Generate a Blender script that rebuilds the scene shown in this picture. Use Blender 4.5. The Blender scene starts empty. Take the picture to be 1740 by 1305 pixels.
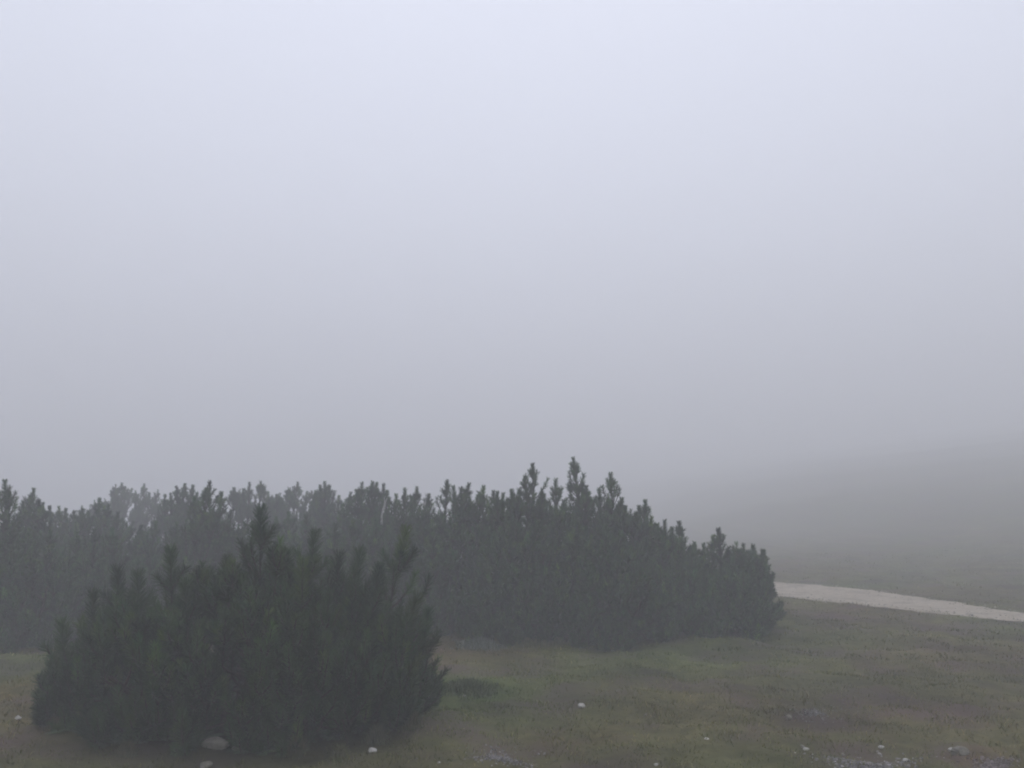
import bpy, math
import numpy as np
from math import radians, sin, cos, pi

# ------------------------------------------------------------------ camera
F = 1353.0                       # focal length in photo pixels (1740 wide)
CAM = np.array([0.0, 0.0, 1.6])
HORIZON = 870.0
PITCH = math.atan((HORIZON - 652.5) / F)
S = bpy.context.scene
cd = bpy.data.cameras.new('camera'); cam = bpy.data.objects.new('camera', cd)
S.collection.objects.link(cam)
cam.location = CAM; cam.rotation_euler = (pi/2 + PITCH, 0, 0)
cd.sensor_width = 36; cd.lens = 36 * F / 1740
cd.clip_start = 0.05; cd.clip_end = 2000
S.camera = cam

# ------------------------------------------------------------------ sky, sun, exposure
SUN_EL, SUN_ROT = 74, 4
w = bpy.data.worlds.new('World'); S.world = w; w.use_nodes = True
nt = w.node_tree; bg = nt.nodes['Background']
sky = nt.nodes.new('ShaderNodeTexSky'); sky.sky_type = 'NISHITA'; sky.sun_disc = False
sky.sun_elevation = radians(SUN_EL); sky.sun_rotation = radians(SUN_ROT)
sky.air_density = 1.0; sky.dust_density = 1.5
hs = nt.nodes.new('ShaderNodeHueSaturation'); hs.inputs['Saturation'].default_value = 0.44
nt.links.new(sky.outputs[0], hs.inputs['Color'])
tint = nt.nodes.new('ShaderNodeMix'); tint.data_type = 'RGBA'; tint.blend_type = 'MULTIPLY'
tint.inputs['Factor'].default_value = 1; tint.inputs['B'].default_value = (1.005, 0.985, 0.99, 1)
nt.links.new(hs.outputs[0], tint.inputs['A']); nt.links.new(tint.outputs['Result'], bg.inputs['Color'])
bg.inputs['Strength'].default_value = 0.15
sd = bpy.data.lights.new('sun', 'SUN'); sun = bpy.data.objects.new('sun', sd)
S.collection.objects.link(sun)
sd.energy = 0.5; sd.angle = radians(120); sd.color = (1.0, 0.98, 0.97)
sun.rotation_euler = (radians(90 - SUN_EL), 0, radians(180 - SUN_ROT))
sun.location = (0, 30, 60)
S.view_settings.view_transform = 'Standard'; S.view_settings.look = 'None'
S.view_settings.gamma = 1; S.view_settings.use_curve_mapping = False
S.view_settings.exposure = 1.17
S.render.engine = 'CYCLES'
cy = S.cycles
cy.max_bounces = 8; cy.diffuse_bounces = 3; cy.volume_bounces = 4; cy.transparent_max_bounces = 8
cy.use_denoising = True; cy.use_adaptive_sampling = True; cy.adaptive_threshold = 0.01
cy.pixel_filter_type = 'BLACKMAN_HARRIS'; cy.filter_width = 2.0
try: cy.denoiser = 'OPENIMAGEDENOISE'
except Exception: pass

# ------------------------------------------------------------------ helpers
rng = np.random.default_rng(11)

def ray(u, v):
    x = (u - 870.0) / F; z = (652.5 - v) / F
    c, s = cos(PITCH), sin(PITCH)
    return np.array([x, c - z*s, s + z*c])          # world direction (unnormalised)

def at(u, v, Y):
    d = ray(u, v); return CAM + d * (Y / d[1])

def link(name, me, mat, parent=None):
    o = bpy.data.objects.new(name, me); S.collection.objects.link(o)
    if mat: me.materials.append(mat)
    if parent: o.parent = parent
    return o

def mesh_np(name, V, quads=None, tris=None, smooth=False, col=None):
    me = bpy.data.meshes.new(name)
    nq = 0 if quads is None else len(quads); ntr = 0 if tris is None else len(tris)
    parts = []
    if nq: parts.append(np.asarray(quads, np.int32).ravel())
    if ntr: parts.append(np.asarray(tris, np.int32).ravel())
    L = np.concatenate(parts)
    me.vertices.add(len(V)); me.vertices.foreach_set('co', np.asarray(V, np.float32).ravel())
    me.loops.add(len(L)); me.loops.foreach_set('vertex_index', L)
    starts = np.concatenate([np.arange(nq)*4, nq*4 + np.arange(ntr)*3]).astype(np.int32)
    me.polygons.add(nq + ntr); me.polygons.foreach_set('loop_start', starts)
    me.polygons.foreach_set('use_smooth', np.full(nq+ntr, smooth))
    me.update(calc_edges=True); me.validate()
    if col is not None:
        a = me.color_attributes.new('tone', 'FLOAT_COLOR', 'POINT')
        c4 = np.ones((len(V), 4), np.float32); c4[:, :3] = col
        a.data.foreach_set('color', c4.ravel())
    return me

def tag(o, label=None, cat=None, group=None, kind=None):
    if label: o['label'] = label
    if cat: o['category'] = cat
    if group: o['group'] = group
    if kind: o['kind'] = kind
    return o

_ph = rng.uniform(0, 2*pi, (40,)); _an = rng.uniform(0, 2*pi, (40,))
def noise(x, y, wl, k=0, n=5):                       # smooth value in about -1..1
    r = 0
    for i in range(n):
        j = (k*7 + i) % 40
        f = 2*pi / wl * (0.7 + 0.22*i)
        r = r + np.sin(x*f*cos(_an[j]) + y*f*sin(_an[j]) + _ph[j] + 1.7*np.sin((x*sin(_an[j]) - y*cos(_an[j]))*f*0.37 + j))
    return r / n * 1.3

def unit(a): return a / np.maximum(np.linalg.norm(a, axis=-1, keepdims=True), 1e-9)

# ------------------------------------------------------------------ terrain
def height(x, y):
    x = np.asarray(x, float); y = np.asarray(y, float)
    q = x*0.80 + y*0.30 - 23.5
    q = 3.6*np.logaddexp(0, q/3.6)
    rise = 80*(1 - np.exp(-0.205*q/80))
    fall = 9*(1 - np.exp(-0.10*np.logaddexp(0, (y - 24 - 0.9*np.maximum(x, -40))/3)*3/9))
    pathd = path_dist(x, y)
    m = np.clip((pathd - 0.2)/1.0, 0.12, 1)
    z = rise - fall*(x < 1e9) * (1/(1+np.exp((x-10)/6)))
    z = z + m*(0.045*noise(x, y, 2.6, 1) + 0.032*noise(x, y, 0.95, 2) + 0.020*noise(x, y, 0.48, 3))
    z = z + 0.35*noise(x, y, 37, 4)*np.clip((y-14)/30, 0, 1)
    # low grassy bank on the near side of the path
    z = z + 0.07*np.exp(-((pathd+0.0)/0.5)**2) * (path_side(x, y) < 0)
    return z

# centre line of the gravel path, right to left, going away from the camera
PATH = np.array([[15.5, 3.4], [11.4, 7.7], [9.1, 10.2], [7.7, 11.8], [6.95, 13.4], [6.3, 15.1], [5.7, 17.0], [4.6, 19.2], [2.9, 22.5], [0.0, 27.0], [-4.0, 32.0]])
PW = np.array([0.65, 0.65, 0.68, 0.72, 0.98, 1.35, 1.6, 1.1, 1.1, 1.1, 1.1])
def _segs(x, y):
    best = np.full(np.shape(x), 1e9); side = np.zeros(np.shape(x))
    for i in range(len(PATH)-1):
        a, b = PATH[i], PATH[i+1]; d = b - a; L2 = d @ d
        t = np.clip(((x-a[0])*d[0] + (y-a[1])*d[1])/L2, 0, 1)
        dx = x - a[0] - t*d[0]; dy = y - a[1] - t*d[1]
        wd = PW[i] + (PW[i+1]-PW[i])*t
        dist = np.sqrt(dx*dx+dy*dy) - wd
        s = np.sign(d[0]*dy - d[1]*dx)
        m = dist < best
        best = np.where(m, dist, best); side = np.where(m, s, side)
    return best, side
def path_dist(x, y): return _segs(np.asarray(x, float), np.asarray(y, float))[0]
def path_side(x, y): return -_segs(np.asarray(x, float), np.asarray(y, float))[1]

# ------------------------------------------------------------------ materials
def mat(name, col=None, rough=0.9, attr=False, spec=0.2):
    m = bpy.data.materials.new(name); m.use_nodes = True
    b = m.node_tree.nodes['Principled BSDF']
    b.inputs['Roughness'].default_value = rough
    b.inputs['Specular IOR Level'].default_value = spec
    if col: b.inputs['Base Color'].default_value = (*col, 1)
    return m, m.node_tree, b

def noisy(m3, c1, c2, scale, detail=6, extra=None, bump=0.0, attr=None):
    m, t, b = m3
    tc = t.nodes.new('ShaderNodeTexCoord')
    n = t.nodes.new('ShaderNodeTexNoise'); n.inputs['Scale'].default_value = scale; n.inputs['Detail'].default_value = detail
    n.inputs['Roughness'].default_value = 0.65
    t.links.new(tc.outputs['Object'], n.inputs['Vector'])
    r = t.nodes.new('ShaderNodeValToRGB'); r.color_ramp.elements[0].position = 0.33; r.color_ramp.elements[1].position = 0.67
    r.color_ramp.elements[0].color = (*c1, 1); r.color_ramp.elements[1].color = (*c2, 1)
    t.links.new(n.outputs['Fac'], r.inputs['Fac'])
    out = r.outputs['Color']
    if extra:
        c3, sc3, lo, hi = extra
        n2 = t.nodes.new('ShaderNodeTexNoise'); n2.inputs['Scale'].default_value = sc3; n2.inputs['Detail'].default_value = 5
        t.links.new(tc.outputs['Object'], n2.inputs['Vector'])
        mr = t.nodes.new('ShaderNodeMapRange'); mr.inputs['From Min'].default_value = lo; mr.inputs['From Max'].default_value = hi
        t.links.new(n2.outputs['Fac'], mr.inputs['Value'])
        mx = t.nodes.new('ShaderNodeMix'); mx.data_type = 'RGBA'
        t.links.new(mr.outputs[0], mx.inputs['Factor']); t.links.new(out, mx.inputs['A']); mx.inputs['B'].default_value = (*c3, 1)
        out = mx.outputs['Result']
    if attr:
        a = t.nodes.new('ShaderNodeAttribute'); a.attribute_name = 'tone'
        mx = t.nodes.new('ShaderNodeMix'); mx.data_type = 'RGBA'; mx.blend_type = 'MULTIPLY'; mx.inputs['Factor'].default_value = 1
        t.links.new(out, mx.inputs['A']); t.links.new(a.outputs['Color'], mx.inputs['B']); out = mx.outputs['Result']
    t.links.new(out, b.inputs['Base Color'])
    if bump:
        bp = t.nodes.new('ShaderNodeBump'); bp.inputs['Strength'].default_value = bump; bp.inputs['Distance'].default_value = 0.02
        t.links.new(n.outputs['Fac'], bp.inputs['Height']); t.links.new(bp.outputs[0], b.inputs['Normal'])
    return m

M = {}
M['needles'] = noisy(mat('pine_needles', rough=0.6, spec=0.3), (0.75, 0.80, 0.72), (1.25, 1.15, 1.1), 9, attr=True)
M['bark'] = noisy(mat('pine_bark', rough=0.95), (0.035, 0.026, 0.02), (0.09, 0.07, 0.055), 30, bump=0.6)
M['deadwood'] = noisy(mat('bleached_wood', rough=0.9), (0.35, 0.34, 0.32), (0.5, 0.49, 0.47), 40, bump=0.3)
M['ground'] = noisy(mat('meadow_soil_and_moss', rough=1.0, spec=0.05), (0.056, 0.058, 0.024), (0.108, 0.104, 0.046), 7, 8, extra=((0.085, 0.068, 0.052), 1.1, 0.48, 0.62), bump=0.8, attr=True)
M['grass'] = noisy(mat('alpine_grass', rough=0.85, spec=0.1), (0.9, 0.9, 0.9), (1.1, 1.1, 1.1), 2.0, attr=True)
M['path'] = noisy(mat('pale_gravel_path', rough=1.0, spec=0.1), (0.27, 0.235, 0.185), (0.41, 0.36, 0.29), 11, 9, extra=((0.24, 0.21, 0.17), 1.7, 0.52, 0.68), bump=1.0)
M['stone'] = noisy(mat('pale_limestone', rough=0.95), (0.13, 0.125, 0.10), (0.24, 0.225, 0.185), 14, 8, bump=0.7)
M['stone_dark'] = noisy(mat('lichened_limestone', rough=0.95), (0.085, 0.082, 0.062), (0.16, 0.15, 0.12), 14, 8, bump=0.7)
M['stone_white'] = noisy(mat('white_limestone', rough=0.95), (0.36, 0.35, 0.32), (0.55, 0.53, 0.49), 30, 8, bump=0.5)
M['gravel'] = noisy(mat('grey_gravel', rough=0.95), (0.8, 0.8, 0.8), (1.2, 1.2, 1.2), 40, attr=True)
M['leaf'] = noisy(mat('low_shrub_leaf', rough=0.7), (0.85, 0.85, 0.85), (1.15, 1.15, 1.15), 20, attr=True)

# ------------------------------------------------------------------ ground, one sheet to the horizon
def axis(lo, hi, step, far):
    a = list(np.arange(lo, hi, step)); s = step
    while a[-1] < far: s *= 1.14; a.append(a[-1] + s)
    s = step; b = [a[0]]
    while b[0] > -far: s *= 1.14; b.insert(0, b[0] - s)
    return np.array(b[:-1] + a)
gx = axis(-9, 13, 0.11, 300); gy = axis(0, 24, 0.11, 300)
X, Y = np.meshgrid(gx, gy); nx, ny = len(gx), len(gy)
Z = height(X, Y)

def ground_tone(x, y):                               # colour patches of the turf, with painted shade at the near bush's foot
    c = np.ones(np.shape(x) + (3,))
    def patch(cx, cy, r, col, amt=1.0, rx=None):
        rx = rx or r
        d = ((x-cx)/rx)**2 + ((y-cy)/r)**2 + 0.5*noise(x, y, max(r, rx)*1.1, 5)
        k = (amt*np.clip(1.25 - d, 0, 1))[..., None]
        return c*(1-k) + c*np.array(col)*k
    n1 = noise(x, y, 5.0, 6)[..., None]; n2 = noise(x, y, 2.1, 8)[..., None]; n3 = noise(x, y, 0.8, 9)[..., None]
    c = c*(1 + 0.26*n2 + 0.20*n3)
    c = c*(1 + 0.20*n1*np.array([-0.5, 0.35, -0.4]))
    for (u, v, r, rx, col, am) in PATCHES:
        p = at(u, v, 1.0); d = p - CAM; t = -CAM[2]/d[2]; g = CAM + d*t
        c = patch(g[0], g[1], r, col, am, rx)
    return np.clip(c, 0.15, 3)
PATCHES = [(790, 1165, 0.75, 0.42, (0.85, 1.12, 0.75), 0.8), (880, 1090, 0.9, 0.8, (1.2, 1.28, 0.75), 0.9),
           (20, 1165, 0.6, 0.35, (1.15, 0.9, 0.8), 0.7), (1400, 1175, 0.7, 0.6, (0.85, 0.85, 1.1), 0.7),
           (1330, 1110, 0.8, 1.0, (0.85, 0.85, 1.0), 0.6), (1090, 1145, 0.3, 0.5, (0.75, 0.8, 0.8), 0.8),
           (1500, 1070, 1.0, 1.3, (0.95, 0.85, 0.9), 0.7), (960, 1250, 0.35, 0.5, (0.9, 0.82, 0.75), 0.7),
           (1700, 1290, 0.2, 0.35, (1.2, 0.95, 0.95), 0.6), (1180, 1090, 0.5, 0.6, (1.1, 1.2, 0.8), 0.6),
           (400, 1262, 0.55, 1.5, (0.42, 0.38, 0.38), 0.9), (150, 1230, 0.4, 0.5, (0.7, 0.65, 0.65), 0.8), (650, 1225, 0.4, 0.5, (0.55, 0.55, 0.5), 0.8),  # foot of the near bush: its shade painted into the colour, with needle litter
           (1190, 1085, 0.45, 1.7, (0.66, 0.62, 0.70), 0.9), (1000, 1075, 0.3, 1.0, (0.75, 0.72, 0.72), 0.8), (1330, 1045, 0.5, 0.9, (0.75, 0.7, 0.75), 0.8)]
V = np.stack([X.ravel(), Y.ravel(), Z.ravel()], 1)
idx = np.arange(nx*ny).reshape(ny, nx)
Q = np.stack([idx[:-1, :-1].ravel(), idx[:-1, 1:].ravel(), idx[1:, 1:].ravel(), idx[1:, :-1].ravel()], 1)
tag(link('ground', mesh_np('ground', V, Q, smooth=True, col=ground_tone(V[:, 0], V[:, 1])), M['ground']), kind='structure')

# ------------------------------------------------------------------ gravel path, a sheet laid over the turf
def resample(P, W, step):
    t = np.concatenate([[0], np.cumsum(np.linalg.norm(np.diff(P, axis=0), axis=1))])
    s = np.arange(0, t[-1], step)
    c = np.stack([np.interp(s, t, P[:, 0]), np.interp(s, t, P[:, 1])], 1)
    for _ in range(30): c[1:-1] = 0.5*c[1:-1] + 0.25*(c[:-2] + c[2:])
    return c, np.interp(s, t, W), s
pc, pw, ps = resample(PATH, PW, 0.12)
tg = unit(np.gradient(pc, axis=0)); nr = np.stack([-tg[:, 1], tg[:, 0]], 1)
K = 25
rows = []
for k in range(K):
    f = k/(K-1)*2 - 1
    wob = 0.16*noise(ps, ps*0, 1.3, 10 + (f > 0)) + 0.12*noise(ps, ps*0, 0.45, 12 + (f > 0))
    off = f*(pw + wob)
    p = pc + nr*off[:, None]
    z = height(p[:, 0], p[:, 1]) + 0.030 - 0.028*abs(f)**6 + 0.006*noise(p[:, 0], p[:, 1], 0.3, 14)
    rows.append(np.stack([p[:, 0], p[:, 1], z], 1))
R = np.array(rows); n = len(pc)
idx = np.arange(K*n).reshape(K, n)
Q = np.stack([idx[:-1, :-1].ravel(), idx[:-1, 1:].ravel(), idx[1:, 1:].ravel(), idx[1:, :-1].ravel()], 1)[:, ::-1]
tag(link('path', mesh_np('path', R.reshape(-1, 3), Q, smooth=True), M['path']), kind='structure')

# ------------------------------------------------------------------ dwarf mountain pines
def shoots_to_needles(P0, P1, P2, N, nlen, wid, tone, stemr=0.006, r=rng):
    """P0,P1,P2: bezier points of each upright shoot. Returns verts, quads, colours of a bottle brush of needles."""
    m = len(P0)
    t = (np.arange(N)[None, :] + r.random((m, N))) / N
    t = np.clip(t, 0, 1)[..., None]
    a, b, c = P0[:, None], P1[:, None], P2[:, None]
    pos = (1-t)**2*a + 2*t*(1-t)*b + t*t*c
    ax = unit(2*(1-t)*(b-a) + 2*t*(c-b))
    ref = np.where(np.abs(ax[..., 2:3]) > 0.9, np.array([1.0, 0, 0]), np.array([0, 0, 1.0]))
    e1 = unit(np.cross(ax, ref)); e2 = np.cross(ax, e1)
    phi = r.uniform(0, 2*pi, (m, N, 1))
    rad = e1*np.cos(phi) + e2*np.sin(phi)
    ang = np.radians(60 - 26*t + r.normal(0, 7, (m, N, 1)))
    d = ax*np.cos(ang) + rad*np.sin(ang)
    L = nlen*r.uniform(0.8, 1.15, (m, N, 1)) * np.where(t > 0.93, 0.8, 1)
    side = unit(np.cross(d, rad + 1.3*r.normal(0, 1, (m, N, 3))))
    side = np.where(np.isfinite(side), side, e1)
    hw = wid*0.5
    tip = pos + d*L + ax*0.1*L
    v = np.stack([pos - side*hw, pos + side*hw, tip + side*hw*0.55, tip - side*hw*0.55], 2).reshape(-1, 3)
    q = np.arange(m*N*4).reshape(-1, 4)
    col = np.repeat(np.repeat(tone[:, None], N, 1).reshape(-1, 3) * r.uniform(0.85, 1.15, (m*N, 1)), 4, 0)
    return v, q, col

def tubes(paths, sides=5):
    """paths: list of (points Kx3, radii K)."""
    VV, QQ, base = [], [], 0
    for P, Rr in paths:
        P = np.asarray(P, float); K = len(P)
        T = unit(np.gradient(P, axis=0))
        ref = np.array([0.31, 0.17, 0.93]); e1 = unit(np.cross(T, ref)); e2 = np.cross(T, e1)
        a = np.arange(sides)*2*pi/sides
        ring = P[:, None] + np.asarray(Rr)[:, None, None]*(e1[:, None]*np.cos(a)[None, :, None] + e2[:, None]*np.sin(a)[None, :, None])
        VV.append(ring.reshape(-1, 3))
        i = np.arange(K*sides).reshape(K, sides) + base
        j = np.roll(i, -1, 1)
        QQ.append(np.stack([i[:-1].ravel(), j[:-1].ravel(), j[1:].ravel(), i[1:].ravel()], 1))
        base += K*sides
    return np.concatenate(VV), np.concatenate(QQ)

def bez(a, b, c, k):
    t = np.linspace(0, 1, k)[:, None]; return (1-t)**2*a + 2*t*(1-t)*b + t*t*c

def pine(label, centre, rx, ry, canopy, spires, clusters, N, nlen, wid, seed, k=1.0, profile=None, dead=(), group='dwarf mountain pines in the thicket', near=False, base=(0.033, 0.070, 0.021)):
    """centre (x,y) on the ground; canopy = height of the dome; spires = list of (dx, dy, top_z_above_ground, whorls)."""
    r = np.random.default_rng(seed)
    cx, cy_ = centre; gz = float(height(cx, cy_))
    root = bpy.data.objects.new('mountain_pine', None); S.collection.objects.link(root)
    root.location = (cx, cy_, gz)
    tag(root, label, 'dwarf pine', group)
    base = np.array(base)
    P0, P1, P2, TN, paths, NS = [], [], [], [], [], []
    def shoot(p, d, L, up, tone, ns=1.0):
        NS.append(ns)
        d = unit(np.array(d, float)); mid = p + d*L*0.5
        e = unit(d*(1-up) + np.array([0, 0, 1])*up)
        P0.append(p); P1.append(mid); P2.append(mid + e*L*0.5); TN.append(tone)
    def tone():
        b = base * r.uniform(0.55, 1.7)
        if r.random() < 0.16: b = b*np.array([1.55, 1.35, 0.8])
        if r.random() < 0.15: b = b*np.array([0.8, 1.0, 1.15])
        return b
    def cluster(tip, axis, s, whorls, lead=0.19, spire=False):
        """leader at the top, whorls of side shoots below; tip = top of the leader."""
        axis = unit(np.array(axis, float)); tn = tone()
        L = lead*s*r.uniform(0.8, 1.15)*(1.25 if lead > 0.19 else 1)
        e1 = unit(np.cross(axis, [0.3, 0.9, 0.1])); e2 = np.cross(axis, e1)
        p = tip - axis*L
        fat = 1.5 if spire and near else 1.0
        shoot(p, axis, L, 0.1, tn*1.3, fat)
        if spire: shoot(p, axis, L, 0.1, tn*1.0, fat); shoot(p, axis, L, 0.1, tn*1.0, fat)
        for w_ in range(whorls):
            n_ = r.integers(3, 6) if spire and w_ < 3 else r.integers(4, 7); a0 = r.uniform(0, 2*pi)
            for i in range(n_):
                a = a0 + i*2*pi/n_ + r.normal(0, 0.2)
                rad = e1*cos(a) + e2*sin(a)
                th = radians(r.uniform(32, 50) + 3*w_)
                q = p - axis*r.uniform(0, 0.05)*s
                d = axis*cos(th) + rad*sin(th)
                LL = L*r.uniform(0.6, 0.95)*(1 + 0.15*min(w_, 2))
                if w_ == 0:
                    if spire: LL *= 0.8
                    shoot(q, d, LL, 0.3 if spire else 0.5, tone()*1.0, 0.5 + 0.5*fat)
                else:
                    ext = L*0.5*min(w_, 2.0)*r.uniform(0.5, 1.2)
                    paths.append((bez(q, q + d*ext*0.5, q + unit(d + [0, 0, 0.3])*ext, 3), np.array([0.009, 0.007, 0.006])*s))
                    q2 = q + unit(d + [0, 0, 0.3])*ext
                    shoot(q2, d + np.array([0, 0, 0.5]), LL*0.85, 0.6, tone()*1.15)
                    for _ in range(0 if spire and w_ < 3 else 2):
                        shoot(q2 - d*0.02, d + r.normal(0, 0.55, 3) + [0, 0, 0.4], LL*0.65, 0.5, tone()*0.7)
            stepd = L*r.uniform(0.75, 1.0)
            pn = p - axis*stepd
            # old needles along the stem between whorls
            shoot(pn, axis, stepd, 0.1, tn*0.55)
            p = pn
        return p
    # stem skeleton
    nst = max(5, int(5 + 5*k*rx))
    anchors = []
    for i in range(nst):
        a = i*2*pi/nst + r.normal(0, 0.3); f = r.uniform(0.35, 0.8)
        e = np.array([cos(a)*rx*f, sin(a)*ry*f, canopy*r.uniform(0.35, 0.6)])
        m_ = np.array([e[0]*0.7, e[1]*0.7, 0.10*canopy])
        st = bez(np.array([0, 0, 0.02]), m_, e, 8); anchors.append(st)
        paths.append((st, np.linspace(0.035, 0.014, 8)*k))
    allst = np.concatenate(anchors)
    def connect(p):
        dd = np.linalg.norm((allst - p)*[1, 1, 0.7], axis=1) + np.where(allst[:, 2] > p[2], 0.6, 0)
        q = allst[np.argmin(dd)]
        mid = (q + p)/2; mid[2] = q[2] + 0.3*(p[2]-q[2])
        mid[:2] = q[:2] + 0.7*(p[:2]-q[:2])
        paths.append((bez(q, mid, p, 6), np.linspace(0.012, 0.006, 6)*k))
    for i in range(clusters):
        # dome surface plus a share inside
        a = 2*pi*(i*0.618 + r.random()*0.15); h = ((i + 0.5)/clusters)
        el = math.asin(min(1, h**0.8)) if i % 4 else r.uniform(0.0, 0.5)
        sc = 1.0 if i % 4 else r.uniform(0.62, 0.9)
        sc *= r.uniform(0.86, 1.06)
        lump = 1 + 0.10*sin(3*a + seed) + 0.08*sin(7*a + 2*seed) + 0.08*sin(8*el + 2*a) + (r.uniform(-0.12, 0.10) if el < 0.5 else 0)
        bulge = cos(el)**0.75
        if sc*lump > 1.0: lump = 1.0/sc
        pt = np.array([cos(a)*rx*bulge*sc*lump, sin(a)*ry*bulge*sc*lump, 0])
        top = canopy*(0.10 + 0.90*sin(el)**0.9)*(sc if i % 4 else 1)
        if profile: top *= profile(pt[0]/rx)
        top *= 1 + 0.09*min(0.1, float(noise(pt[0] + cx, pt[1] + cy_, 0.55, 19)) - 0.5)
        pt[2] = max(0.16, top + r.normal(0, 0.06)*k)
        if near and pt[2] < 0.7:                      # the crown overhangs its foot
            pt[:2] *= (0.80 if pt[0] > 0 else 0.88) + (0.20 if pt[0] > 0 else 0.12)*pt[2]/0.7
        out = np.array([pt[0]/rx, pt[1]/ry, 0])*(0.35 if near else 0.55)
        p = cluster(pt, out*max(0.15, cos(el)) + [0, 0, 0.9] + r.normal(0, 0.10, 3), k*r.uniform(0.8, 1.15), 2 if r.random() < 0.8 else 1)
        connect(p)
    for (dx, dy, top, wh) in spires:
        p = cluster(np.array([dx, dy, top]), np.array([r.normal(0, 0.07) + 0.14*dx/rx, r.normal(0, 0.06) + 0.1*dy/ry, 1]), k*r.uniform(0.85, 1.1), int(np.clip((top - canopy*max(0.2, 1 - (dx/rx)**2 - (dy/ry)**2)**0.55 + 0.42)/(0.14*k), wh, 6 if near else 12)), lead=(0.22 if near else 0.17), spire=True)
        connect(p)
    for i in range(int(16*k)):                        # low sprawling shoots at the skirt
        a = r.uniform(0, 2*pi); f = r.uniform(0.68, 0.86) if near else r.uniform(0.75, 0.96)
        pt = np.array([cos(a)*rx*f, sin(a)*ry*f, r.uniform(0.12, 0.3)])
        d = unit(np.array([cos(a), sin(a), r.uniform(0.1, 0.9)]))
        for j in range(4):
            shoot(pt - d*0.05*j, d + r.normal(0, 0.4, 3)*[1, 1, 0.6], r.uniform(0.10, 0.18)*k, 0.6, tone()*0.9)
        connect(pt - d*0.12)
    v, q, c = shoots_to_needles(np.array(P0), np.array(P1), np.array(P2), N, nlen*np.array(NS)[:, None, None], wid, np.array(TN), r=r)
    gl = height(v[:, 0] + cx, v[:, 1] + cy_) - gz
    v[:, 2] = np.maximum(v[:, 2], gl + 0.01)
    link('crown', mesh_np('crown', v, q, col=c), M['needles'], root)
    tips = [(np.stack([P0[i], P1[i], P2[i]]), np.array([0.007, 0.006, 0.004])*k) for i in range(len(P0))]
    bv, bq = tubes(paths + tips, 4)
    link('branches', mesh_np('branches', bv, bq, smooth=True), M['bark'], root)
    tk = tubes([(np.array([[0, 0, -0.08], [0.01, 0.0, 0.05], [0.03, 0.02, 0.2], [0.02, 0.05, canopy*0.35]]), np.array([0.10, 0.075, 0.06, 0.04])*k)], 10)
    link('trunk', mesh_np('trunk', *tk, smooth=True), M['bark'], root)
    for (a_, b_, c_, rr) in dead:
        a_, b_, c_ = map(np.array, (a_, b_, c_))
        fork = bez(a_, b_, c_, 9)
        s1 = bez(fork[4], fork[4] + [0.05, 0, 0.10], fork[4] + [0.02, 0.0, 0.24], 6)
        tv = tubes([(fork, np.linspace(rr, rr*0.35, 9)), (s1, np.linspace(rr*0.7, rr*0.25, 6))], 6)
        d_ = link('dead_branch', mesh_np('dead_branch', *tv, smooth=True), M['deadwood'], root); d_['label'] = 'bare bleached branch'
    return root

def zat(u, v, Y):                                    # height above the ground under that point
    p = at(u, v, Y); return p[0], p[2] - float(height(p[0], p[1]))

# the near bush
FB_Y = 6.5
def fb(u, v, dy=0.0):
    x, h = zat(u, v, FB_Y + dy); x0 = at(424, 1200, FB_Y)[0]
    return (x - x0, dy, h)
fbx = at(424, 1200, FB_Y)[0]
sp = [(443, 868, 0.0, 2), (290, 930, -0.1, 2), (535, 905, 0.1, 2), (690, 900, 0.15, 2), (345, 972, 0.05, 2), (385, 950, -0.2, 2), (488, 938, 0.0, 2),
      (612, 930, 0.0, 2), (575, 945, -0.1, 1), (645, 955, -0.2, 1), (235, 975, 0.0, 2), (200, 962, 0.3, 1), (158, 1008, 0.0, 1), (105, 1062, 0, 1),
      (728, 1030, 0.0, 1), (708, 1000, -0.2, 1), (420, 940, 0.1, 1), (465, 945, 0.1, 1), (515, 955, -0.3, 1), (315, 985, -0.3, 1)]
pine('large dark pine bush nearest the camera, two pale rocks at its foot', (fbx, FB_Y), 1.68, 0.95, zat(450, 952, FB_Y)[1],
     [fb(u, v, dy) + (wh,) for (u, v, dy, wh) in sp], 250, 130, 0.060, 0.0048, 5, k=1.15,
     profile=lambda t: 1.0 - 0.34*max(0, -t-0.15) - 0.30*max(0, t-0.4), group=None, near=True, base=(0.029, 0.058, 0.018))

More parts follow.
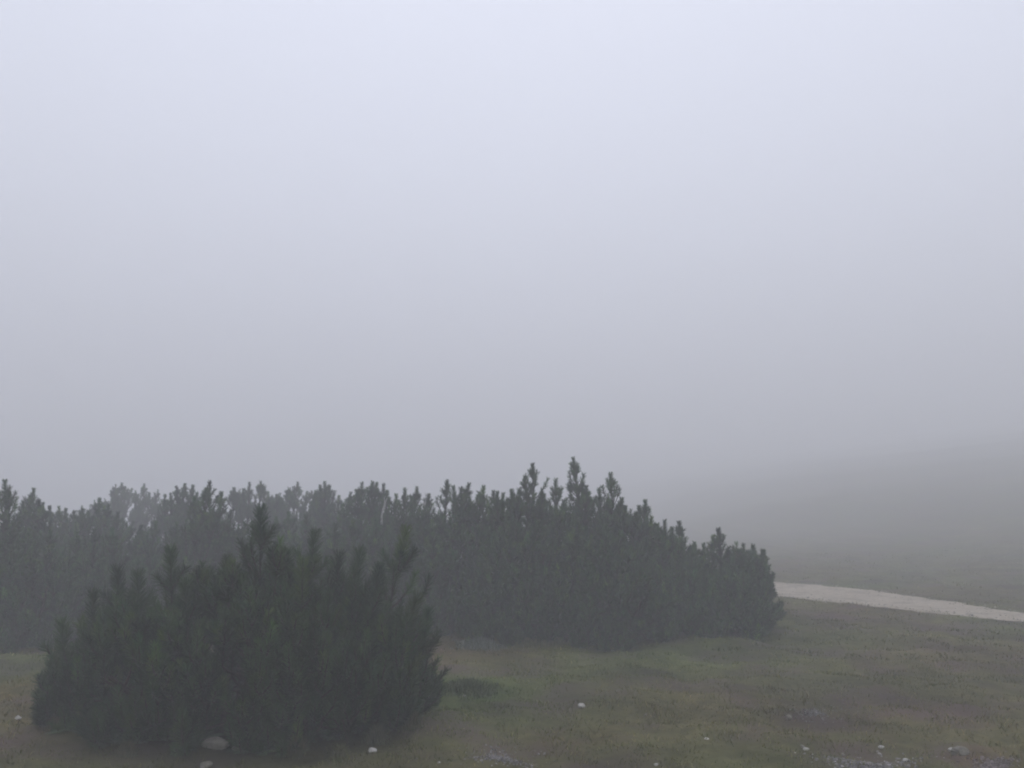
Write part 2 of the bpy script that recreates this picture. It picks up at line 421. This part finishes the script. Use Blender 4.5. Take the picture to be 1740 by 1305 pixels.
# thicket behind it: (label, u, depth, half width px, canopy v, spires[(u, v, whorls)], clusters)
TH = [
 ('tallest pine of the thicket, its branched tip highest above the skyline', 975, 11.0, 95, 858, [(974, 780, 3), (944, 816, 1), (996, 828, 1), (958, 852, 1)], 60),
 ('pine with a straight whorled spire just left of the tallest tip', 893, 10.9, 85, 858, [(905, 790, 3), (892, 812, 1), (870, 834, 1), (925, 842, 1), (845, 838, 1)], 55),
 ('pine with a stout tapering tip just right of the tallest tip', 1040, 11.2, 75, 862, [(1038, 806, 3), (1018, 832, 2), (1056, 848, 1), (1062, 862, 1), (1000, 838, 1)], 55),
 ('shorter pine where the skyline steps down right of the tall tips', 1098, 11.3, 60, 905, [(1096, 852, 2), (1086, 862, 1), (1107, 880, 1), (1074, 880, 1)], 42),
 ('low pine with three separate finger shoots on the descending skyline', 1142, 11.2, 62, 925, [(1130, 886, 1), (1154, 889, 1), (1117, 892, 1), (1142, 898, 1), (1180, 924, 1)], 45),
 ('low pine with one upright spike near the right end of the thicket', 1218, 11.4, 65, 940, [(1221, 900, 2), (1212, 912, 1), (1196, 926, 1), (1238, 932, 1), (1180, 928, 1)], 45),
 ('last pine at the right end of the thicket, beside the path', 1266, 11.7, 42, 945, [(1263, 926, 1), (1280, 928, 1), (1298, 938, 1), (1302, 962, 1), (1296, 936, 1)], 48),
 ('round pine with two blunt tips left of the straight whorled spire', 770, 11.4, 90, 858, [(759, 818, 2), (797, 824, 2), (770, 828, 1), (822, 828, 1), (783, 830, 1)], 50),
 ('pine with a flat even top between the blunt tips and the whorled spire', 835, 11.6, 75, 862, [(838, 836, 1), (855, 840, 1), (815, 842, 1), (872, 840, 1)], 40),
 ('pine between two bare bleached branches, with one thin side tip', 690, 12.2, 74, 866, [(688, 832, 1), (708, 830, 2), (673, 842, 1), (728, 842, 1), (700, 846, 1)], 44),
 ('broad pine with a fan of tips left of the forked bleached branch', 625, 13.2, 75, 862, [(615, 822, 1), (633, 820, 1), (652, 824, 1), (658, 836, 1), (606, 834, 1), (640, 822, 1)], 48),
 ('pine with a leaning square-topped tip above the near bush', 550, 15.5, 70, 868, [(552, 820, 2), (544, 826, 1), (536, 836, 1), (560, 826, 1), (576, 844, 1), (596, 838, 1)], 46),
 ('pale fogged pine with a cone-shaped tip far back in the thicket', 506, 18.5, 70, 840, [(506, 821, 3), (488, 834, 1), (522, 836, 1), (470, 842, 1)], 42),
 ('pale fogged pine with twin tips behind the tall leader of the near bush', 432, 17.5, 80, 842, [(424, 821, 2), (446, 826, 2), (397, 830, 1), (456, 838, 1), (414, 832, 1)], 46),
 ('pine with one dark square spike on the left half of the skyline', 356, 11.6, 60, 872, [(356, 820, 2), (350, 832, 1), (376, 838, 1), (330, 846, 1)], 46),
 ('pine with a cluster of close tips left of the dark square spike', 312, 15.5, 62, 862, [(314, 824, 2), (300, 828, 1), (328, 826, 1), (280, 842, 1), (334, 838, 1), (290, 840, 1)], 44),
 ('palest pine, broad double top fading into the fog at left', 225, 21, 85, 842, [(207, 822, 2), (245, 823, 2), (224, 831, 1), (253, 838, 1), (194, 842, 1)], 50),
 ('pine with a single short knob tip left of the palest pine', 168, 13.2, 65, 890, [(169, 849, 2), (184, 858, 1), (150, 870, 1), (200, 872, 1), (140, 866, 1)], 46),
 ('low even-topped pine between the knob tip and the pointed tip at left', 112, 14.5, 70, 892, [(100, 862, 1), (126, 870, 1), (112, 866, 1), (84, 862, 1), (73, 856, 1), (138, 872, 1)], 46),
 ('pine with a pointed whorled tip second from the left edge', 52, 12.2, 60, 888, [(57, 832, 2), (48, 850, 1), (38, 854, 1), (66, 852, 1), (72, 862, 1)], 48),
 ('tall pine cut by the left edge of the view', -5, 10.6, 62, 880, [(8, 818, 3), (-25, 822, 2), (16, 838, 1), (-50, 840, 1)], 50),
 ('mid pine standing in front of the round pine with blunt tips', 745, 11.2, 85, 915, [(735, 886, 1), (765, 892, 1), (712, 890, 1)], 44),
 ('full dark pine in front of the whorled spire, its skirt on the turf', 885, 11.0, 100, 925, [(870, 900, 1), (905, 898, 1), (846, 905, 1), (930, 905, 1)], 60),
 ('full dark pine in front of the tallest tip, above the mossy turf', 1015, 10.6, 100, 925, [(995, 898, 1), (1030, 894, 1), (1055, 905, 1), (970, 902, 1)], 60),
 ('low dark pine at the front under the three finger shoots', 1125, 11.0, 92, 950, [(1110, 925, 1), (1140, 928, 1), (1085, 925, 1), (1170, 940, 1)], 54),
 ('low spreading pine at the front near the right end', 1212, 11.1, 80, 968, [(1205, 945, 1), (1245, 948, 1), (1180, 950, 1), (1272, 958, 1)], 50),
 ('pine behind the near bush, under the fan of tips', 615, 11.2, 95, 912, [(600, 886, 1), (640, 885, 1), (570, 892, 1)], 46),
 ('pine behind the near bush, left of its tall leader', 395, 12.0, 95, 920, [(380, 892, 1), (415, 888, 1), (350, 898, 1)], 44),
 ('pine behind the near bush, under the leaning square-topped tip', 500, 12.4, 90, 905, [(490, 872, 1), (520, 878, 1), (470, 880, 1)], 46),
 ('pine in the front of the thicket under the cluster of close tips', 280, 12.0, 90, 918, [(265, 888, 1), (300, 890, 1), (240, 895, 1)], 46),
 ('pine in the front of the thicket under the knob tip', 170, 11.0, 90, 930, [(160, 902, 1), (190, 900, 1), (130, 905, 1)], 48),
 ('pine in the front of the thicket at left, above the bare turf', 60, 10.5, 90, 930, [(50, 902, 1), (85, 905, 1), (20, 900, 1)], 50),
]
for i, (lab, u, d, hw, cv, spz, ncl) in enumerate(TH):
    p = at(u, cv, d); x0 = p[0]; rx = hw*d/F*1.25
    can = zat(u, cv - 12, d)[1]
    sl = []
    r_ = np.random.default_rng(100 + i)
    for (su, sv, wh) in spz:
        dy = r_.uniform(-0.25, 0.25)*rx
        q = at(su, sv, d + dy)
        sl.append((q[0]-x0, dy, q[2] - float(height(x0, d)), wh))
    dead = ()
    if 'fan of tips left' in lab:
        g0 = height(x0, d)
        A = [at(649, 892, d-0.5), at(646, 872, d-0.5), at(658, 846, d-0.5)]
        dead = [tuple(a - np.array([x0, d, g0]) for a in A) + (0.018,)]
    if 'between two bare' in lab:
        g0 = height(x0, d)
        A = [at(714, 880, d-0.5), at(722, 868, d-0.5), at(720, 846, d-0.5)]
        dead = [tuple(a - np.array([x0, d, g0]) for a in A) + (0.014,)]
    pine(lab, (x0, d), rx, max(rx*1.0, 0.7), can, sl, int(ncl*1.5*max(1, rx/0.75)**1.6), 46, 0.052, 0.0085, 200 + i, k=1.0, dead=dead)

# ------------------------------------------------------------------ grass and low herbs
def blades(xy, h, wd, col, lean, r):
    n = len(xy); z = height(xy[:, 0], xy[:, 1])
    b = np.stack([xy[:, 0], xy[:, 1], z - 0.005], 1)
    a = r.uniform(0, 2*pi, n); s = np.stack([np.cos(a), np.sin(a), np.zeros(n)], 1)*wd[:, None]*0.5
    la = r.uniform(0, 2*pi, n); ld = np.stack([np.cos(la), np.sin(la), np.zeros(n)], 1)*(lean*h)[:, None]
    up = np.zeros((n, 3)); up[:, 2] = h
    mid = b + up*0.6 + ld*0.35; tip = b + up*np.sqrt(np.maximum(0.1, 1-lean**2*0.6))[:, None] + ld
    v = np.stack([b - s, b + s, mid + s*0.8, mid - s*0.8, tip], 1).reshape(-1, 3)
    i = np.arange(n)*5
    q = np.stack([i, i+1, i+2, i+3], 1); t = np.stack([i+3, i+2, i+4], 1)
    return v, q, t, np.repeat(col, 5, 0)
r = np.random.default_rng(3)
def scatter(n, d0, d1, r):
    y = np.sqrt(r.uniform(d0**2, d1**2, n)); x = y*r.uniform(-0.80, 0.80, n)
    return np.stack([x, y], 1)
sets = []
for (n, d0, d1, hh, ww) in ((130000, 3.6, 9, 0.034, 0.0042), (80000, 9, 15, 0.036, 0.009), (45000, 15, 30, 0.04, 0.018)):
    xy = scatter(n, d0, d1, r)
    # gather into tufts
    cen = scatter(n//14, d0, d1, r)[r.integers(0, n//14, n)] + r.normal(0, 0.035 + 0.002*d0, (n, 2))
    xy = np.where(r.random((n, 1)) < 0.6, cen, xy)
    pd = path_dist(xy[:, 0], xy[:, 1])
    keep = (pd > -0.12 + 0.25*noise(xy[:, 0], xy[:, 1], 0.7, 21) + 0.12*r.normal(0, 1, n)) & (r.random(n) < 0.62 + 0.45*noise(xy[:, 0], xy[:, 1], 1.3, 17))
    xy = xy[keep]; m = len(xy)
    h = hh*r.uniform(0.4, 1.2, m)*(1.1 + 0.9*noise(xy[:, 0], xy[:, 1], 0.5, 18))*np.where(r.random(m) < 0.012, 2.0, 1)
    kinds = np.array([[0.088, 0.098, 0.036], [0.125, 0.118, 0.055], [0.064, 0.085, 0.030], [0.098, 0.078, 0.045], [0.22, 0.20, 0.12]])
    kk = r.choice(5, m, p=[0.40, 0.24, 0.18, 0.10, 0.08])
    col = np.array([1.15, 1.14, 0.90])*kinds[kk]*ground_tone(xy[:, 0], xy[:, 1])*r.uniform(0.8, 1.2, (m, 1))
    sets.append(blades(xy, np.maximum(h, 0.012), ww*r.uniform(0.7, 1.3, m), col, r.uniform(0.5, 1.25, m), r))
off = 0; VV, QQ, TT, CC = [], [], [], []
for v, q, t, c in sets:
    VV.append(v); QQ.append(q+off); TT.append(t+off); CC.append(c); off += len(v)
tag(link('grass', mesh_np('grass', np.concatenate(VV), np.concatenate(QQ), np.concatenate(TT), col=np.concatenate(CC)), M['grass']),
    'short olive and straw coloured alpine turf', 'grass', kind='stuff')

def gpos(u, v):
    d = ray(u, v); t = -CAM[2]/d[2]
    for _ in range(12):
        p = CAM + d*t; t += (p[2] - float(height(p[0], p[1])))/(-d[2])*0.8
    return CAM + d*t

def tussock(u, v, R, H, n, cols, label, cat, name, seed, wid=0.006):
    r = np.random.default_rng(seed); g = gpos(u, v)
    a = r.uniform(0, 2*pi, n); rr = R*np.minimum(1.6, np.abs(r.normal(0, 0.62, n)))
    xy = np.stack([g[0] + rr*np.cos(a), g[1] + rr*np.sin(a)], 1)
    cols = np.array(cols); col = cols[r.choice(len(cols), n)]*r.uniform(0.8, 1.2, (n, 1))
    h = H*r.uniform(0.3, 1.0, n)*np.exp(-(rr/R)**2)
    V_, q, t, c = blades(xy, h, wid*r.uniform(0.6, 1.4, n), col, r.uniform(0.1, 0.8, n), r)
    V_ = V_ - np.array([g[0], g[1], g[2]])
    o = link(name, mesh_np(name, V_, q, t, col=c), M['leaf']); o.location = g
    tag(o, label, cat); return o
tussock(815, 1098, 0.36, 0.14, 1100, [(0.13, 0.15, 0.12), (0.17, 0.19, 0.16), (0.10, 0.12, 0.08)], 'grey-green leafy low plant at the right foot of the near pine bush', 'low plant', 'low_plant', 1, 0.010)
tussock(905, 1090, 0.55, 0.13, 3200, [(0.13, 0.13, 0.055), (0.11, 0.12, 0.045), (0.15, 0.14, 0.075)], 'yellow-green grass mound in front of the thicket', 'grass mound', 'grass_mound', 2, 0.008)
tussock(795, 1175, 0.30, 0.12, 2200, [(0.075, 0.10, 0.036), (0.09, 0.105, 0.042), (0.06, 0.085, 0.03)], 'bright green grass clump right of the near pine bush', 'grass clump', 'grass_clump', 3, 0.007)
tussock(578, 1288, 0.07, 0.12, 500, [(0.13, 0.125, 0.06), (0.10, 0.105, 0.045)], 'thin yellowish grass tuft left of the small white stone', 'grass tuft', 'grass_tuft', 4, 0.004)
tussock(640, 1262, 0.09, 0.16, 600, [(0.085, 0.095, 0.05), (0.11, 0.11, 0.07)], 'sparse tall grass tuft at the dark foot of the near bush', 'grass tuft', 'grass_tuft', 5, 0.004)

tussock(215, 1284, 0.075, 0.13, 800, [(0.075, 0.08, 0.04), (0.11, 0.10, 0.055)], 'low grass tuft left of the largest rock at the bush foot', 'grass tuft', 'grass_tuft', 6, 0.004)
tussock(505, 1280, 0.075, 0.15, 800, [(0.08, 0.085, 0.04), (0.12, 0.11, 0.06)], 'grass tuft right of the thin flat slab at the bush foot', 'grass tuft', 'grass_tuft', 7, 0.004)
tussock(700, 1236, 0.075, 0.15, 800, [(0.075, 0.09, 0.04), (0.11, 0.105, 0.055)], 'grass tuft against the lower right edge of the near bush', 'grass tuft', 'grass_tuft', 8, 0.004)
tussock(95, 1240, 0.075, 0.12, 800, [(0.085, 0.075, 0.045), (0.12, 0.10, 0.055)], 'brownish grass tuft against the lower left edge of the near bush', 'grass tuft', 'grass_tuft', 9, 0.004)

# ------------------------------------------------------------------ stones
def stone_mesh(sx, sy, sz, seed, sub=3):
    import bmesh
    r = np.random.default_rng(seed); bm = bmesh.new()
    bmesh.ops.create_icosphere(bm, subdivisions=sub, radius=1)
    ph = r.uniform(0, 6, 9); pl = [(unit(r.normal(0, 1, 3)), r.uniform(0.62, 0.9)) for _ in range(9)]
    for v in bm.verts:
        p = np.array(v.co)
        for nrm, d in pl:
            e = p @ nrm - d
            if e > 0: p = p - nrm*e*0.9
        p = p*(1 + 0.05*sin(5*p[0]+ph[0])*sin(6*p[1]+ph[1]) + 0.03*sin(11*p[2]+ph[2]+7*p[0]))
        v.co = (p[0]*sx, p[1]*sy, p[2]*sz)
    me = bpy.data.meshes.new('stone'); bm.to_mesh(me); bm.free()
    for f in me.polygons: f.use_smooth = False
    return me
STN = [(366, 1266, 20, 0.6, 8, 'stone', 'largest rounded pale rock at the foot of the near pine bush', 'rock'),
       (411, 1272, 17, 0.6, 5, 'stone', 'thin flat slab right of the largest rock at the bush foot', 'rock'),
       (350, 1301, 9, 0.7, 5, 'stone', 'small grey stone at the bottom edge below the largest rock', 'rock'),
       (633, 1276, 6, 0.8, 4, 'stone_white', 'small white stone in the turf below the right side of the near bush', 'stone'),
       (988, 1200, 5.5, 0.9, 3.5, 'stone_white', 'lone white stone in the middle of the turf, farthest of the white ones', 'stone'),
       (31, 1221, 4.5, 0.8, 3, 'stone_white', 'small white stone near the left edge of the turf', 'stone'),
       (1201, 1256, 4, 0.8, 2, 'stone_white', 'tiny flat white stone in the turf right of the lone middle one', 'stone'),
       (1098, 1215, 3, 0.8, 2, 'stone', 'tiny pale stone between the lone white stone and the flat one', 'stone'),
       (1370, 1274, 4.5, 0.6, 2.5, 'stone_white', 'small white stone left of the lower right gravel patch', 'stone'),
       (1364, 1269, 4, 0.7, 2.5, 'stone', 'dull twin stone touching a small white stone at lower right', 'stone'),
       (1498, 1270, 4.5, 0.5, 2, 'stone_white', 'narrow white chip just above the lower right gravel patch', 'stone'),
       (1616, 1275, 5, 0.5, 3, 'stone_white', 'white pointed end stone beside the long dull slab', 'stone'),
       (1632, 1279, 13, 0.6, 6, 'stone', 'long dull slab half sunk in the turf at lower right', 'rock'),
       (1341, 1219, 5, 0.8, 3, 'stone', 'small grey stone beside the faint bare patch right of centre', 'stone'),
       (1539, 1292, 4, 0.8, 2.5, 'stone_white', 'small white stone at the right end of the gravel patch', 'stone'),
       (1115, 1300, 3.5, 0.8, 2.5, 'stone_white', 'tiny white stone on the bottom edge right of centre', 'stone'),
       (789, 1182, 2.2, 0.9, 1.5, 'stone_white', 'tiniest white stone, in the green clump right of the near bush', 'stone')]
for i, (u, v, hw, asp, hh, m_, lab, cat) in enumerate(STN):
    g = gpos(u, v + hh*0.5); d = np.linalg.norm(g - CAM); sx = hw*d/F; sz = hh*d/F
    o = link(cat, stone_mesh(sx*1.08, sx*asp, sz*1.25, 50 + i, 3 if hw > 5 else 2), M[m_])
    o.location = (g[0], g[1], g[2] + sz*0.55); o.rotation_euler = (0, 0, rng.uniform(-0.3, 0.3))
    tag(o, lab, cat, 'pale stones lying in the turf' if cat == 'stone' else None)

# bare gravelly patches: too many pebbles to count, one object each
def gravel(u, v, ru, rv, n, smin, smax, label, seed, c0=(0.20, 0.19, 0.185)):
    r = np.random.default_rng(seed); VV, QQ, CC = [], [], []
    cube = np.array([[-1, -1, -1], [1, -1, -1], [1, 1, -1], [-1, 1, -1], [-.6, -.6, 1], [.6, -.6, 1], [.6, .6, 1], [-.6, .6, 1]], float)
    faces = np.array([[3, 2, 1, 0], [4, 5, 6, 7], [0, 1, 5, 4], [1, 2, 6, 5], [2, 3, 7, 6], [3, 0, 4, 7]])
    g0 = gpos(u, v); k = 0
    while k < n:
        a, q = r.uniform(0, 2*pi), abs(r.normal(0, 0.55))
        uu, vv = u + ru*q*cos(a), v + rv*q*sin(a)
        d = ray(uu, vv); t = -CAM[2]/d[2]; p = CAM + d*t; p[2] = float(height(p[0], p[1]))
        s = r.uniform(smin, smax)*r.uniform(0.4, 1.0)
        c = cube*(1 + r.normal(0, 0.22, (8, 3)))*s*np.array([1, r.uniform(0.6, 1), 0.45])
        an = r.uniform(0, 2*pi); R_ = np.array([[cos(an), -sin(an), 0], [sin(an), cos(an), 0], [0, 0, 1]])
        VV.append(c @ R_.T + p + [0, 0, s*0.15] - g0); QQ.append(faces + 8*k)
        CC.append(np.repeat([np.array(c0)*r.uniform(0.45, 1.3)*(2.2 if r.random() < 0.03 else 1)], 8, 0)); k += 1
    o = link('gravel', mesh_np('gravel', np.concatenate(VV), np.concatenate(QQ), col=np.clip(np.concatenate(CC), 0, 0.75)), M['gravel'])
    o.location = g0
    tag(o, label, 'gravel', kind='stuff')
gravel(1475, 1294, 85, 16, 1300, 0.006, 0.016, 'bare grey gravel patch at lower right', 21)
gravel(1680, 1300, 60, 12, 500, 0.005, 0.012, 'reddish gravel patch in the lower right corner', 22, (0.20, 0.17, 0.16))
gravel(860, 1292, 75, 18, 700, 0.004, 0.013, 'small grey gravel patch on the bottom edge at centre', 23)
gravel(1385, 1210, 60, 16, 350, 0.004, 0.011, 'faint scatter of grit in the turf right of centre', 24, (0.15, 0.145, 0.14))
# loose stones on the path
r = np.random.default_rng(77); VV, QQ, CC = [], [], []
cube = np.array([[-1, -1, -1], [1, -1, -1], [1, 1, -1], [-1, 1, -1], [-.6, -.6, 1], [.6, -.6, 1], [.6, .6, 1], [-.6, .6, 1]], float)
faces = np.array([[3, 2, 1, 0], [4, 5, 6, 7], [0, 1, 5, 4], [1, 2, 6, 5], [2, 3, 7, 6], [3, 0, 4, 7]])
for k in range(1500):
    i = r.integers(20, int(len(pc)*0.75)); f = r.uniform(-1, 1)*1.12
    p = pc[i] + nr[i]*pw[i]*f + r.normal(0, 0.06, 2); s = r.uniform(0.006, 0.016)
    c = cube*(1 + r.normal(0, 0.2, (8, 3)))*s*np.array([1, 0.8, 0.6])
    VV.append(c + [p[0], p[1], float(height(p[0], p[1])) + 0.026 + s*0.2]); QQ.append(faces + 8*k); CC.append(np.repeat([np.array((0.32, 0.30, 0.27))*r.uniform(0.6, 1.4)], 8, 0))
tag(link('path_gravel', mesh_np('path_gravel', np.concatenate(VV), np.concatenate(QQ), col=np.concatenate(CC)), M['gravel']),
    'loose pale stones strewn over the path', 'gravel', kind='stuff')

# ------------------------------------------------------------------ fog: one closed box round the camera and the whole scene
hm = bpy.data.materials.new('fog'); hm.use_nodes = True; t = hm.node_tree
for n_ in list(t.nodes):
    if n_.type != 'OUTPUT_MATERIAL': t.nodes.remove(n_)
pv = t.nodes.new('ShaderNodeVolumePrincipled')
pv.inputs['Color'].default_value = (0.955, 0.96, 0.98, 1)
pv.inputs['Density'].default_value = 0.0238
pv.inputs['Anisotropy'].default_value = 0.15
t.links.new(pv.outputs[0], [n_ for n_ in t.nodes if n_.type == 'OUTPUT_MATERIAL'][0].inputs['Volume'])
B, zb, zt = 380.0, float(Z.min()) - 1.0, float(Z.max()) + 3.0
v = np.array([[-B, -B, zb], [B, -B, zb], [B, B, zb], [-B, B, zb], [-B, -B, zt], [B, -B, zt], [B, B, zt], [-B, B, zt]])
tag(link('haze', mesh_np('haze', v, np.array([[3, 2, 1, 0], [4, 5, 6, 7], [0, 1, 5, 4], [1, 2, 6, 5], [2, 3, 7, 6], [3, 0, 4, 7]])), hm), 'pale grey mountain fog filling the view', 'fog', kind='stuff')
print('terrain', Z.min(), Z.max())
